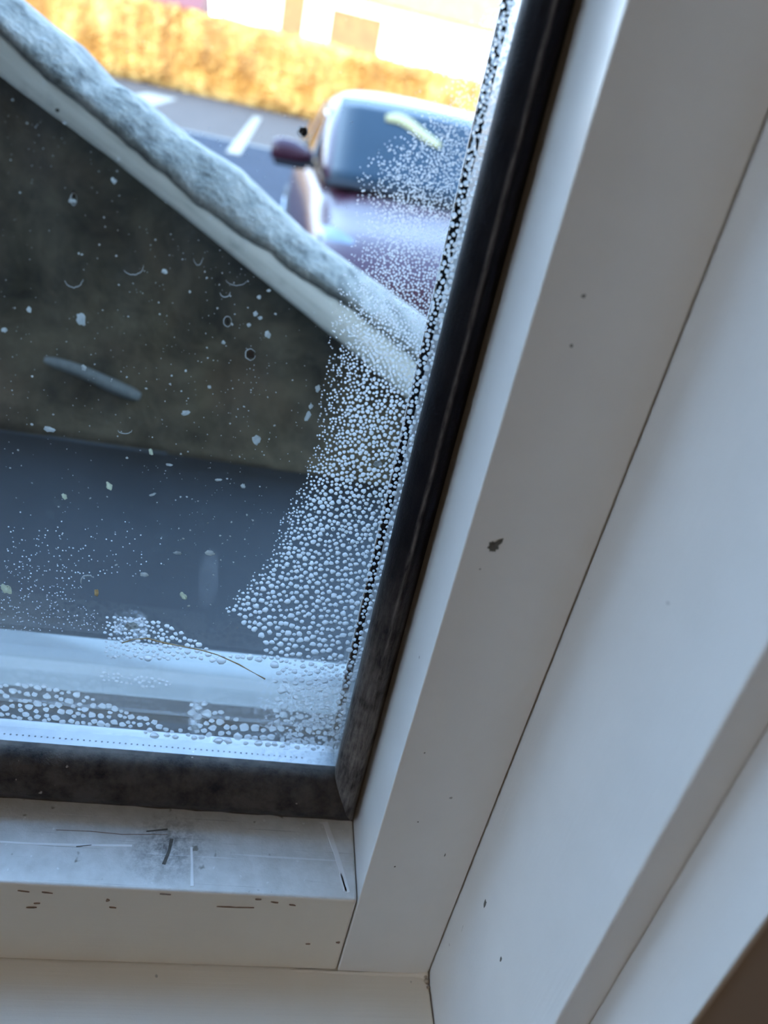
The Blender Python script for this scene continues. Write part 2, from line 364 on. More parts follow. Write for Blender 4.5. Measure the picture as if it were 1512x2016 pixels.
# outer bead and sloping cladding at the foot of the glass, side and head cladding
MB().loft([[(xx, .2093, z(-.2079)), (xx, .2220, z(-.2131)), (xx, .2220, z(-.222)), (xx, .2093, z(-.222))] for xx in (GX0-.006, sp+.006)]).build('glazing_bead', M['clad_grey'], W)
MB().loft([[(xx, .2222, z(-.2131)), (xx, .2562, z(-.2160)), (xx, .2580, z(-.2175)), (xx, .2580, z(-.232)), (xx, .2222, z(-.232))] for xx in (X0+.01, X1-.01)]).build('outer_sill', M['clad'], W)
box('side_cladding', (.0495, .2095, z(-.2128)), (sp+.030, .250, z(GZ1+.01)), M['clad'], W, bevel=.001)
box('side_cladding', (GX0-.020, .2095, z(-.2128)), (GX0-.0008, .250, z(GZ1+.01)), M['clad'], W, bevel=.001)
box('head_cladding', (GX0-.020, .2095, z(GZ1+.01)), (sp+.020, .250, z(GZ1+.035)), M['clad'], W, bevel=.001)
# paint chip on the stile, filler in the joints
pc = at(971, 1076, YF); mb = MB()
ang = np.linspace(0, 2*math.pi, 22, endpoint=False)
rr = [.0017, .0014, .0026, .0034, .0022, .0013, .0012, .0016, .0014, .0019, .0014, .0013, .0018, .0013, .0012, .0016, .0012, .0014, .0013, .0017, .0012, .0018]
ring0 = [(pc.x + r*.8*math.cos(a), YF-.00012, pc.z + r*math.sin(a)) for a, r in zip(ang, rr)]
ring1 = [(pc.x + r*.8*math.cos(a), YF+.0004, pc.z + r*math.sin(a)) for a, r in zip(ang, rr)]
tag(mb.loft([ring1, ring0]).build('paint_chip', M['chip'], stile), 'grey splatter-shaped bare chip in the white paint')
cp = [(.0495, YF-.0002, z(-.2586)), (.0300, YF-.0002, z(-.2587)), (.0150, YF-.0002, z(-.2588))]
c1 = caulk('filler_bead', [(.0812, YF-.0002, z(-.2587)), (.065, YF-.0002, z(-.2590)), (.0495, YF-.0002, z(-.2588)), (.03, YF, z(-.2590)), (.012, YF, z(-.2592))], .0011, .0003, 1.3, M['sill']); c1.parent = W
M['old_filler'] = plain('dirty_filler', (.42, .36, .28), .8, .25, 500)
for q in ((.0803, .1488, .0012), (.0790, .1492, .0008), (.0806, .1470, .0010), (.0808, .1450, .0006)):
    mb = MB(); c_ = Vector((q[0], q[1], z(-.2586)))
    mb.loft([[c_ + Vector((math.cos(t)*q[2]*k_*random.uniform(.7, 1.2), math.sin(t)*q[2]*k_*random.uniform(.7, 1.2), h_*q[2])) for t in [i_*math.pi/4 for i_ in range(8)]] for k_, h_ in ((1, 0), (.85, .5), (.4, .8))])
    mb.build('filler_lump', M['old_filler'], W, smooth=True)

# small chips and scuffs in the paint, grime where the rubber meets the rail
def flat_chip(name, c, u, v, nrm, parent, mat):
    """a flat ragged flake of bare ground showing, half sizes u and v along two directions in the surface"""
    n = 9; top, bot = [], []
    for k in range(n):
        a = 2*math.pi*k/n; q = random.uniform(.6, 1.25)
        p = c + u*math.cos(a)*q + v*math.sin(a)*q; top.append(p + nrm*.0001); bot.append(p - nrm*.0003)
    return MB().loft([bot, top]).build(name, mat, parent)
M['scuff'] = plain('brown_scuff', (.24, .165, .115), .7, .2, 900)
FR = Vector((0, -1, 0)); ex = Vector((1, 0, 0)); ez = Vector((0, 0, 1))
for px, py, a, b, t in ((64,1787,10,2,.1),(72,1779,6,2,.1),(45,1755,9,2,-.1),(92,1758,9,2,-.1),(212,1773,3,6,0),(222,1787,8,2,-.1),(325,1761,11,2,-.05),(450,1786,22,2,0),(480,1787,20,1.5,.05),(508,1771,6,3,0),(541,1777,7,2,-.1),(575,1782,8,2,-.1),(666,1856,4,4,0),(606,1859,5,2,0)):
    p = at(px, py, YF); s_ = .165*1.0/1000; b = b*.6
    flat_chip('scuff', p, (ex*math.cos(t) + ez*math.sin(t))*a*s_, (ez*math.cos(t) - ex*math.sin(t))*b*s_, FR, W, M['scuff'])
for px, py, a, b in ((876,1683,1.5,5),(777,1706,2,2),(836,1482,1.5,1.5),(823,1618,1.5,1.5),(1149,583,3,3),(1125,680,3,3),(945,1120,1.5,1.5)):
    p = at(px, py, YF); flat_chip('scuff', p, ex*a*.00015, ez*b*.00015, FR, W, M['chip'])
def at_x(px, py, X):
    r_ = R @ np.array([(px-756)/F, (py-1008)/F, 1.0]); k = X/r_[0]; return Vector((X, r_[1]*k, r_[2]*k + EYE))
for px, py, a, b in ((955,1779,.0007,.0014),(986,1889,.0004,.0009)):
    p = at_x(px, py, XR-.0086+GAP); flat_chip('scuff', p, Vector((0, 1, 0))*a, ez*b, Vector((-1, 0, 0)), W, M['chip'])
def at_z(px, py, Z):
    r_ = R @ np.array([(px-756)/F, (py-1008)/F, 1.0]); k = Z/r_[2]; return Vector((r_[0]*k, r_[1]*k, Z + EYE))
def stroke(name, pts, wpx, mat):
    path = [at_z(x_, y_, RZ) for x_, y_ in pts]; s_ = px_size(path[0]); rows = []
    for i, p in enumerate(path):
        d = (path[min(i+1, len(path)-1)] - path[max(i-1, 0)]).normalized(); q = Vector((-d.y, d.x, 0))*s_*wpx*random.uniform(.7, 1.2)*.5
        rows.append([p - q - ez*.0002, p - q*.9 + ez*.00012, p + q*.9 + ez*.00012, p + q - ez*.0002])
    return MB().loft(rows).build(name, mat, W)
M['stroke'] = plain('fresh_white_stroke', (.88, .89, .89), .35)
def px_size(p): return (Vector((p.x, p.y, p.z-EYE)).dot(Vector((R[0][2], R[1][2], R[2][2])))) / F
for pts, wp, mt in (([(-40,1655),(60,1661),(150,1664),(260,1665)], 6, 'stroke'), ([(377,1668),(378,1700),(378,1745)], 6, 'stroke'), ([(640,1618),(662,1680),(685,1758)], 10, 'stroke'), ([(670,1722),(680,1755)], 8, 'stroke'),
                    ([(338,1652),(333,1675),(322,1702)], 8, 'chip'), ([(110,1634),(180,1637),(240,1643),(330,1643)], 1.2, 'scuff'), ([(288,1637),(330,1633)], 4, 'chip'), ([(150,1667),(180,1664)], 2.5, 'chip')):
    stroke('paint_stroke' if mt == 'stroke' else 'scratch', pts, wp, M[mt])
pth = [Vector((x_, .1797 + .0004*noise.noise(Vector((x_*150, 0, 0))), z(RZ) + .0001)) for x_ in np.linspace(GX0, SX-.0004, 160)]
MB().tube(pth, [max(.0002, .0006 + .0005*noise.noise(Vector((p.x*220, 4, 0)))) for p in pth], 6).build('grime_line', plain('brown_grime', (.05, .035, .022), .8, .3, 400), W, smooth=True)

# ------------------------------------------------------------------ drops, dust and dirt on the pane (all on the cavity side of the inner pane)
def px_size(p): return (Vector((p.x, p.y, p.z-EYE)).dot(Vector((R[0][2], R[1][2], R[2][2])))) / F
def inside(poly, x, y):
    c = False; j = len(poly)-1
    for i in range(len(poly)):
        xi, yi = poly[i]; xj, yj = poly[j]
        if (yi > y) != (yj > y) and x < (xj-xi)*(y-yi)/(yj-yi)+xi: c = not c
        j = i
    return c
wipe = [(150,1175),(170,1148),(215,1128),(330,1150),(400,1178),(432,1196),(470,1215),(505,1253),(530,1291),(428,1291),(408,1276),(360,1246),(300,1219),(210,1213)]
wipe2 = [(0,1290),(430,1300),(530,1300),(545,1380),(538,1436),(500,1428),(432,1400),(398,1383),(376,1384),(374,1436),(330,1436),(300,1420),(264,1404),(182,1376),(83,1349),(0,1347)]
def interp(v, xs, ys): return float(np.interp(v, xs, ys))
def field(x, y):
    """(chance, radius in photo pixels) of a drop at a place on the pane"""
    xe = 986 - .2315*y; u = xe - x
    if (y > 1412 + .08*x and x < 285) or y > 1458 + .08*(x-400): return 0, 0
    if u < -4:
        lim = interp(y, [0, 760, 1400], [-44, -38, -20])
        return (.95, random.uniform(3.2, 6.2)) if u > lim else (0, 0)
    if inside(wipe, x, y) or inside(wipe2, x, y):
        if 1315 < y < 1352 and abs(y - (1300 + .15*x)) < 10 and 200 < x < 335: return .35, random.uniform(2.5, 4.5)
        return 0, 0
    if y < 1296:
        w1 = interp(y, [0, 200, 330, 480, 600, 750, 900, 1000, 1100, 1200, 1296], [30, 130, 205, 180, 190, 175, 165, 190, 205, 275, 300])
        w0 = interp(y, [0, 200, 330, 480, 600, 750, 900, 1000, 1100, 1200, 1296], [6, 40, 120, 90, 80, 90, 100, 135, 160, 235, 290])
        if u < w1 + 8*noise.noise(Vector((x*.02, y*.02, 0))):
            t = min(1, max(0, (w1-u)/(w1-w0+1)))
            big = interp(y, [0, 300, 600, 800, 1000, 1150, 1290], [1.9, 1.9, 2.6, 3.9, 4.5, 5.2, 6.2])
            r = (1.5 + (big-1.5)*t) * random.uniform(.7, 1.2)
            return (.10 + .86*t*t) * interp(y, [0, 120, 260, 700], [.15, .07, .2, 1]), r
        if y > 1195 and 205 < x < 440:
            return .9*min(1, (x-200)/70 + .06*(y>1215)), interp(x, [200, 430], [3.2, 6.0])*random.uniform(.7, 1.2)
        if y > 1000 and x < 330 and y < 1243: return .06*min(1, (y-1000)/150)*min(1, (330-x)/160), random.uniform(.9, 1.7)
        return 0, 0
    if y < 1446 and x < 372: return (.75 if y < 1405 and x < 130 else .93) * (.5 if y < 1385 and x < 200 else 1), random.uniform(4, 8.5)
    if x < 560: return .98, random.uniform(5, 11)
    return .5, random.uniform(2.5, 7)
def dart(n, x0, x1, y0, y1, fn, pack=1.03):
    out = []; cell = 24; grid = {}
    for _ in range(n):
        x = random.uniform(x0, x1); y = random.uniform(y0, y1); p, r = fn(x, y)
        if p <= 0 or random.random() > p: continue
        ix, iy = int(x//cell), int(y//cell); ok = True
        for a in (-1, 0, 1):
            for b in (-1, 0, 1):
                for (X, Y, Q) in grid.get((ix+a, iy+b), ()):
                    if (X-x)**2 + (Y-y)**2 < ((r+Q)*pack)**2: ok = False; break
                if not ok: break
            if not ok: break
        if ok: grid.setdefault((ix, iy), []).append((x, y, r)); out.append((x, y, r))
    return out
def dome(V, Fc, p, r, h, n, side=1.0, jit=.12):
    """one water drop: flat base on the pane, rounded cap away from it"""
    b = len(V); ph = random.random()*6
    ks = [1 + jit*random.uniform(-1, 1) for _ in range(n)]
    for (rr, hh) in ((1.0, 0.0), (.90, .5), (.55, .88)):
        for k in range(n):
            a = 2*math.pi*k/n + ph
            V.append((p.x + r*rr*ks[k]*math.cos(a), p.y + side*h*hh, p.z + r*rr*ks[k]*math.sin(a)))
    V.append((p.x, p.y + side*h, p.z))
    for i in range(2):
        for k in range(n): q = (k+1) % n; Fc.append((b+i*n+k, b+(i+1)*n+k, b+(i+1)*n+q, b+i*n+q))
    for k in range(n): Fc.append((b+2*n+k, b+3*n, b+2*n+(k+1) % n))
    c = len(V)
    for k in range(n): V.append(V[b+k])
    Fc.append(tuple(range(c, c+n)))
def drops(name, items, mat, hk=.55, jit=.12, side=1.0, plane=None):
    V, Fc = [], []
    for x, y, r in items:
        p = at(x, y, YI if plane is None else plane); p.y += .00003*side
        dome(V, Fc, p, r*px_size(p), r*px_size(p)*hk, 9 if r > 4 else 6, side, jit)
    me = bpy.data.meshes.new(name); me.from_pydata(V, [], Fc); me.update()
    return link(name, me, mat, W, smooth=True)
random.seed(11)
al = dart(260000, 0, 1012, 0, 1500, field, .94)
o = drops('condensation', al, M['drop'], .5, .2); o['kind'] = 'stuff'; o['label'] = 'fine water drops massed inside the double glazing'
# dust: tiny pale flecks all over the glass, thicker in a vertical trail
def dustf(x, y):
    if 986 - .2315*y - x < 6 or y > 1250: return 0, 0
    if y < 153 + .785*x - 60 : return .10, random.uniform(.6, 1.3)
    p = .35 + .6*math.exp(-((x-440)/110)**2) * (1 if 430 < y < 1120 else .3)
    return p, min(2.9, .62/math.sqrt(random.random()+.04))
du = dart(3400, 0, 980, 0, 1240, dustf, 1.2)
o = drops('dust', du, M['film'], .25, .45); o['kind'] = 'stuff'; o['label'] = 'pale dust flecks and dried splashes on the glass'
# larger marks, each one its own piece
def lump(name, px, py, rx, ry, mat, label=None, ring=False, rot=0.0, h=.5):
    p = at(px, py, YI); s = px_size(p); mb = MB(); n = 14; rings = []
    ks = [random.uniform(.75, 1.2) for _ in range(n)]
    for rr, hh in ((1.0, 0), (.85, .55), (.45, .95)):
        rings.append([Vector((p.x, p.y+.00004 + hh*h*s*min(rx, ry), p.z)) + Vector((math.cos(rot)*a - math.sin(rot)*b, 0, math.sin(rot)*a + math.cos(rot)*b))
                      for a, b in [(s*rx*rr*ks[k]*math.cos(2*math.pi*k/n), s*ry*rr*ks[k]*math.sin(2*math.pi*k/n)) for k in range(n)]])
    o = mb.loft(rings).build(name, mat, W, smooth=True)
    if label: o['label'] = label
    return o
lump('dirt_lump', 598, 259, 10, 9, M['dirt'], 'black dirt lump stuck to the glass'); lump('dirt_lump', 493, 698, 8, 9, M['dirt_brown'], 'round brown dirt lump stuck to the glass')
lump('dirt_lump', 145, 383, 3.5, 8, M['dirt'], 'small upright black dirt speck'); lump('dirt_lump', 448, 633, 4, 6, M['dirt'], 'small black dirt speck in a dried ring'); lump('dirt_lump', 113, 217, 4, 4, M['dirt'])
for px, py, a, b, r in ((215,957,6,9,.5),(127,978,5,7,.5),(297,890,4,8,.35),(361,1173,6,9,.7),(12,1160,9,13,.6)): lump('seed', px, py, a, b, M['seed'], rot=r, h=.3)
lump('flake', 190, 1167, 5, 9, M['tan'], 'tan flake on the glass')
for px, py, a, b, r in ((142,396,8,4,0),(366,813,9,6,.3),(505,867,9,10,0),(527,658,6,8,.4),(96,845,12,6,0),(160,630,9,13,.2),(350,1089,9,4,0),(414,1089,9,7,0),(284,1131,8,6,.3),
                        (165,724,5,6,0),(57,610,5,6,0),(8,650,6,5,0),(324,535,6,5,0),(478,957,5,6,0),(412,762,4,4,0),(224,356,5,6,.4),(440,674,4,4,0),(606,820,5,12,-.2),(612,800,4,6,-.2),(626,765,5,8,0),(260,1232,14,10,0),(384,1433,9,8,0),
                        (430,945,7,3,.2),(300,974,7,3,.5),(333,915,7,3,0),(743,913,8,7,0),(510,585,4,4,0),(503,618,5,5,0),(529,572,5,3,.2),(490,640,4,4,0),(512,626,5,4,0)):
    lump('dried_splash', px, py, a, b, M['film'], rot=r, h=.25)
def arc(px, py, rx, ry, a0, a1, wpx):
    n = 22; path = []
    for k in range(n):
        a = a0 + (a1-a0)*k/(n-1); j = 1 + .12*noise.noise(Vector((px, k*.5, 2)))
        p = at(px + rx*j*math.cos(a), py + ry*j*math.sin(a), YI); p.y += .00004; path.append(p)
    s = px_size(path[0])
    return MB().tube(path, [s*wpx*(.35+.65*math.sin(math.pi*(k+.5)/n)) for k in range(n)], 5).build('dried_drip_edge', M['film'], W, smooth=True)
for a in ((145,548,18,18,.1,2.9,.9),(262,525,20,16,-.2,2.7,.8),(246,846,14,8,.1,3.0,.8),(466,548,22,14,.2,2.9,.7),(443,575,10,10,0,3,1),(448,633,8,10,0,6.2,1),(493,698,10,11,.2,5.9,1.2),(598,259,13,11,.3,4.5,.9),(145,392,6,12,0,6.2,.9),(390,500,10,22,.3,2.7,.7),(173,1145,14,12,2.8,5.6,1.6)): arc(*a)
# curved smear lines left where the glass was wiped, and the frosted corner
def smear_and_glint(name, pts, wpx, mat, label=None):
    path = [at(x, y, YI) + Vector((0, .00004, 0)) for x, y in pts]; s = px_size(path[0])
    return MB().tube(path, [s*wpx*random.uniform(.5, 1.3) for _ in path], 5).build(name, mat, W, smooth=True)
smear_and_glint('wipe_edge', [(240,1266),(262,1259),(290,1257),(320,1265),(350,1271),(400,1281),(430,1290),(470,1308),(500,1325),(522,1337)], 1.3, M['tan'])
def film(name, x0, y0, x1, y1, mat):
    c = [at(x0, y0, YI), at(x1, y0, YI), at(x1, y1, YI), at(x0, y1, YI)]
    for p in c: p.y += .00006
    return MB().poly(c, [(0, 1, 2, 3)]).build(name, mat, W)
film('frosted_film', 500, 1290, 712, 1520, haze('frost_film', .46, .62, 420, at(628, 1410, YI), .026, (1, 1, .9)))
film('frosted_film', 366, 1375, 400, 1448, haze('run_film', .3, .6, 300, at(385, 1412, YI), .009, (3.6, 1, 1)))
film('frosted_film', 225, 1195, 290, 1262, haze('finger_film', .42, .66, 400, at(258, 1236, YI), .007))
film('frosted_film', 390, 1060, 430, 1205, haze('drip_film', .0, .6, 90, at(411, 1140, YI), .0115, (3.2, 1, 1), .045))

# ------------------------------------------------------------------ just outside: felt ledge, mossy wall with a sloping edge board
def rough(mb_pts): pass
g = G('blue_felt'); v = g.map(); n1 = g.noise(v, 14, 4); n2 = g.noise(v, 900, 2)
g.col(g.ramp(n1, [(.3, (.0038, .0062, .0082)), (.7, (.0070, .0105, .0135))])); g.set(Roughness=.75); g.bump(n2, .3, .0008); M['felt'] = g.m
g = G('mossy_render'); v = g.map(); a = g.noise(v, 26, 5, .62, .4); b = g.noise(v, 240, 4, .7); c_ = g.noise(g.map(loc=(3, 3, 3)), 9, 3)
c0 = g.mix(g.ramp(a, [(.32, 0.0), (.68, 1.0)]), (.026, .023, .012), (.165, .138, .088))
c0 = g.mix(g.ramp(c_, [(.5, 0.0), (.72, .6)]), c0, (.125, .075, .042)); c0 = g.mix(g.ramp(b, [(.62, 0.0), (.74, .4)]), c0, (.11, .10, .08))
g.col(c0); g.set(Roughness=.9); g.bump(g.mix(.5, a, b), .8, .004); M['moss'] = g.m
g = G('weathered_board'); st = g.noise(g.map((7, 130, 130), rot=(0, math.radians(-29), 0)), 1, 5, .65); v = g.map()
c0 = g.ramp(st, [(.30, (.30, .305, .27)), (.45, (.62, .61, .54)), (.66, (.74, .72, .65))])
c0 = g.mix(g.ramp(g.noise(v, 45, 4), [(.60, 0.0), (.75, .45)]), c0, (.13, .13, .11))
g.col(c0); g.set(Roughness=.7); g.bump(st, .5, .0015); M['board'] = g.m
g = G('rough_mortar'); v = g.map(); a = g.noise(v, 60, 5, .7); b = g.noise(v, 260, 3)
g.col(g.ramp(a, [(.34, (.035, .035, .03)), (.46, (.11, .11, .095)), (.62, (.20, .19, .165))])); g.set(Roughness=.9); g.bump(g.mix(.4, a, b), 1.0, .005); M['mortar'] = g.m
tag(box('terrace', (-.9, .2585, z(-.2615)), (.9, .55, z(-.23)), M['felt']), kind='structure')
P_ = tag(empty('parapet_wall', (0, .47, z(-.23))), 'dark mossy wall rising to the left under a sloping pale edge board, just outside the glass', 'wall')
def part(mb, name, mat, **k):
    o = mb.build(name, mat, P_, **k); o.matrix_parent_inverse = Matrix.Translation(-P_.location); return o
YC = .452
low = [(-300,-70),(0,153),(198,298),(397,456),(571,597),(678,683),(797,782),(1150,1075)]
mid = [(-300,-215),(0,45),(91,135),(178,202),(238,254),(397,389),(560,505),(700,598),(815,690),(1150,945)]
out = [(-300,-270),(55,24),(119,71),(190,147),(254,186),(357,270),(464,337),(600,468),(710,547),(835,635),(1150,880)]
def line(pts, Y):
    q = [at(x, y, Y) for x, y in pts]; return [p.x for p in q], [p.z for p in q]
lx, lz = line(low, YC); mx_, mz = line(mid, YC); ox, oz = line(out, YC+.03)
xs = np.linspace(-.30, .33, 130)
# wall body: bumpy face, mossy bank at its foot
rows = []
for x_ in xs:
    top = interp(x_, lx, lz) + .006; r = []
    for t in np.linspace(0, 1, 26):
        zz = z(-.231) + (top - z(-.231))*t; y_ = .487
        if zz < z(-.17): y_ -= .027 * (1 - (zz - z(-.231))/.061)
        n_ = noise.fractal(Vector((x_*22, 3.3, zz*22)), 1.0, 2.0, 4)
        r.append((x_, y_ + .0045*n_*min(1, 8*t), zz))
    r += [(x_, .535, top), (x_, .535, z(-.231))]
    rows.append(r)
mb = MB(); mb.loft(rows); part(mb, 'wall_body', M['moss'], smooth=True)
rows = []
for x_ in xs:
    a, b = interp(x_, lx, lz), interp(x_, mx_, mz); w1 = .0006*noise.noise(Vector((x_*90, 1, 1))); w2 = .0012*noise.noise(Vector((x_*60, 5, 1)))
    rows.append([(x_, YC+.002, a+w1), (x_, YC, a+.003+w1), (x_, YC+w2*.4, a+(b-a)*.5), (x_, YC, b-.003+w2), (x_, YC+.003, b+w2), (x_, YC+.014, b+w2), (x_, YC+.014, a+w1)])
part(MB().loft(rows), 'edge_board', M['board'], smooth=True)
rows = []
xs2 = np.linspace(-.30, .33, 420)
for x_ in xs2:
    a, b, o_ = interp(x_, lx, lz), interp(x_, mx_, mz), interp(x_, ox, oz)
    f_ = lambda k, s: .0024*noise.fractal(Vector((x_*s, k, 2)), 1.0, 2.0, 3)
    rows.append([(x_, YC+.0145, a+.012), (x_, YC+.0145, b-.006), (x_, YC-.0008+f_(7, 60)*.2, b-.0045+f_(9, 50)*.9), (x_, YC+f_(6, 80)*.3, b+.0005+f_(9, 50)*.5), (x_, YC+.005+f_(3, 80)*.6, b+(o_-b)*.33+f_(1, 70)),
                 (x_, YC+.015+f_(5, 80)*.6, b+(o_-b)*.7+f_(2, 90)), (x_, YC+.024+f_(8, 100)*.5, b+(o_-b)*.93+f_(6, 110)*.6), (x_, YC+.030, o_+f_(4, 110)*.9), (x_, YC+.045, o_-.002+f_(8, 80)), (x_, YC+.08, o_-.004), (x_, YC+.08, a+.012)])
part(MB().loft(rows), 'mortar_fillet', M['mortar'], smooth=True)
fl = [at(x, y, .462) for x, y in ((-200,838),(0,856),(100,862),(200,876),(330,893))]
mb = MB(); mb.loft([[(p.x, .4595-.001, z(-.2299)), (p.x, .4585, p.z+.001), (p.x, .4615, p.z+.002), (p.x, .4635, z(-.2299))] for p in fl]); part(mb, 'lead_flashing', plain('lead_sheet', (.040, .054, .066), .7, .15, 60))
t0, t1 = at(88, 708, .470), at(276, 778, .4705)
path = [t0.lerp(t1, t) + Vector((0, 0, .0012*math.sin(t*5))) for t in np.linspace(0, 1, 12)]
tw = MB().tube(path, [.0018, .003, .0034, .0036, .0038, .004, .004, .0042, .0043, .0042, .004, .0025], 8).build('stick', plain('bleached_stick', (.20, .23, .235), .8, .15, 300), smooth=True)
tag(tw, 'short bleached grey stick lying on the mossy foot of the dark wall', 'stick')

# ------------------------------------------------------------------ drive, road and what stands beyond
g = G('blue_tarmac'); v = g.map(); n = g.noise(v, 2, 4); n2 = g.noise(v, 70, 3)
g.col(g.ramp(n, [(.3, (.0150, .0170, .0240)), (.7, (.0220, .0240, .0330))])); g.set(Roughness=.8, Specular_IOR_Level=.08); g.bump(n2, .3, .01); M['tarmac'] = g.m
M['road'] = plain('pale_road', (.078, .053, .041), .8, .12, 2, Specular_IOR_Level=.08)
tag(box('ground', (-60, WY1+.07, -.25), (60, 17.4, -.0), M['tarmac']), kind='structure')
tag(box('road', (-60, 17.4, -.25), (60, 33, .0), M['road']), kind='structure')
tag(box('field', (-90, 33, -.25), (90, 120, -.01), plain('dry_field', (.18, .13, .06), .9, .2, .5)), kind='structure')
tag(box('trim_9', (-60, 17.3, -.1), (60, 17.55, .012), plain('kerb_concrete', (.12, .105, .09), .7, .1, 5)), kind='structure')
M['road_paint'] = plain('cream_road_paint', (.18, .13, .08), .6, .08, 8)
def ground_pt(px, py, h=0):
    r = R @ np.array([(px-756)/F, (py-1008)/F, 1.0]); k = (h-EYE)/r[2]; return Vector((r[0]*k, r[1]*k, h))
def strip(name, a, b, wd, label):
    a, b = ground_pt(*a), ground_pt(*b); d = (b-a).normalized(); s = Vector((-d.y, d.x, 0))*wd/2; h = Vector((0, 0, .014))
    mb = MB(); mb.loft([[a+s, a-s, a-s*.9+h, a+s*.9+h], [b+s, b-s, b-s*.9+h, b+s*.9+h]])
    return tag(mb.build(name, M['road_paint']), label, 'road marking')
strip('road_marking', (458,303), (507,231), .25, 'cream painted line running towards the hedge, beside the car mirror')
strip('road_marking', (266,200), (318,189), .9, 'cream painted dash across the road, beside the sloping edge board')
# hedge of copper leaves in full sun
hd = MB(); HY = 32.6
rows = []
for x_ in np.linspace(-26, 26, 260):
    r = []
    for t in np.linspace(0, 1, 16):
        n_ = noise.fractal(Vector((x_*.9, t*2.5, 1)), 1.0, 2.0, 4)
        r.append((x_, HY - .25 + .35*n_ - .25*math.sin(t*math.pi), t*2.55 + .12*n_*t))
    r += [(x_, HY+1.3, 2.5), (x_, HY+1.3, 0)]
    rows.append(r)
hd.loft(rows); V, Fc = hd.v, hd.f
for _ in range(16000):
    x_ = random.uniform(-20, 20); zz = random.uniform(.02, 2.6)**1.0
    n_ = noise.fractal(Vector((x_*.9, zz, 1)), 1.0, 2.0, 4); p = Vector((x_, HY - .35 + .35*n_ - .25*math.sin(zz*1.2) - random.uniform(0, .15), zz))
    if zz > 2.45: p.y += random.uniform(0, 1.2)
    a = Vector((random.uniform(-1, 1), random.uniform(-.6, .6), random.uniform(-1, 1))).normalized()*random.uniform(.04, .09); b = a.cross(Vector((random.uniform(-.4, .4), -1, random.uniform(-.2, .8)))).normalized()*a.length*.6
    i = len(V); V += [tuple(p-a), tuple(p+b), tuple(p+a), tuple(p-b)]; Fc.append((i, i+1, i+2, i+3))
hd.mi = [0]*len(Fc); me = hd.mesh('hedge', fix=False)
g = G('copper_leaves'); v = g.map((1, 1, .22)); a = g.noise(v, 1.5, 4, .7); b = g.noise(g.map(), 5, 2)
c0 = g.ramp(a, [(.32, (.22, .090, .014)), (.5, (.42, .215, .045)), (.68, (.72, .47, .15))]); g.col(g.mix(g.ramp(b, [(.4, 0.0), (.7, .4)]), c0, (.22, .095, .016))); g.set(Roughness=.8)
M['copper'] = g.m
tag(link('hedge', me, M['copper']), 'long copper-leaved hedge in full sun across the road', 'hedge')
# white cottage behind the hedge
M['limewash'] = plain('limewashed_wall', (.82, .80, .76), .8, .04, 1); M['brown_wood'] = plain('brown_timber', (.20, .11, .035), .7, .2, 2); M['thatch'] = plain('golden_thatch', (.30, .19, .06), .9, .25, 3, .4)
M['pane'] = plain('cottage_pane', (.10, .12, .14), .15, .1, 1)
ct = tag(empty('cottage', (6, 40, 0)), 'white-walled cottage with brown doors in full sun behind the hedge', 'cottage')
def cp_(mb, name, mat, **k):
    o = mb.build(name, mat, ct, **k); o.matrix_parent_inverse = Matrix.Translation(-ct.location); return o
cp_(MB().box((-4.2, 41, 0), (13, 47, 5.0)), 'wall', M['limewash'])
cp_(MB().loft([[(xx, 40.5, 4.8), (xx, 44, 8.0), (xx, 47.5, 4.8)] for xx in (-4.8, 13.6)]), 'roof', M['thatch'])
for x0, x1, z1 in ((-1.6, -.6, 4.4), (.6, 2.9, 4.2)):
    dd = cp_(MB().box((x0, 40.93, 0), (x1, 41.02, z1)), 'door', M['brown_wood'])
    for k in range(3):
        a = x0 + .1 + (x1-x0-.2)*k/3; q = MB().box((a+.03, 40.89, .2), (a+(x1-x0-.2)/3-.03, 40.94, z1-.2)).build('panel', M['brown_wood'], dd); q.matrix_parent_inverse = Matrix.Translation(-ct.location)
for x0 in (4.6, 8.4):
    fw = cp_(MB().box((x0, 40.93, 1.9), (x0+.9, 41.02, 3.0)), 'window', M['limewash'])
    for k in range(2):
        q = MB().box((x0+.06+k*.42, 40.91, 1.98), (x0+.42+k*.42, 40.94, 2.92)).build('pane', M['pane'], fw); q.matrix_parent_inverse = Matrix.Translation(-ct.location)
cp_(MB().box((3.2, 43.6, 7.0), (3.9, 44.4, 9.0)), 'chimney', M['limewash'])
# red shed behind the hedge
sh = tag(empty('shed', (-7, 37, 0)), 'small shed with a red roof just showing over the hedge', 'shed')
for mb, nm, mt in ((MB().box((-10.6, 36, 0), (-4.6, 38.6, 2.5)), 'wall', M['brown_wood']), (MB().loft([[(xx, 35.7, 2.75), (xx, 37.3, 4.0), (xx, 38.9, 2.75), (xx, 38.9, 2.5), (xx, 35.7, 2.5)] for xx in (-10.8, -4.4)]), 'roof', plain('red_roof', (.13, .028, .02), .6, .15, 4)), (MB().box((-8.2, 35.94, 0), (-7.2, 36.02, 2.1)), 'door', M['thatch'])):
    o = mb.build(nm, mt, sh); o.matrix_parent_inverse = Matrix.Translation(-sh.location)

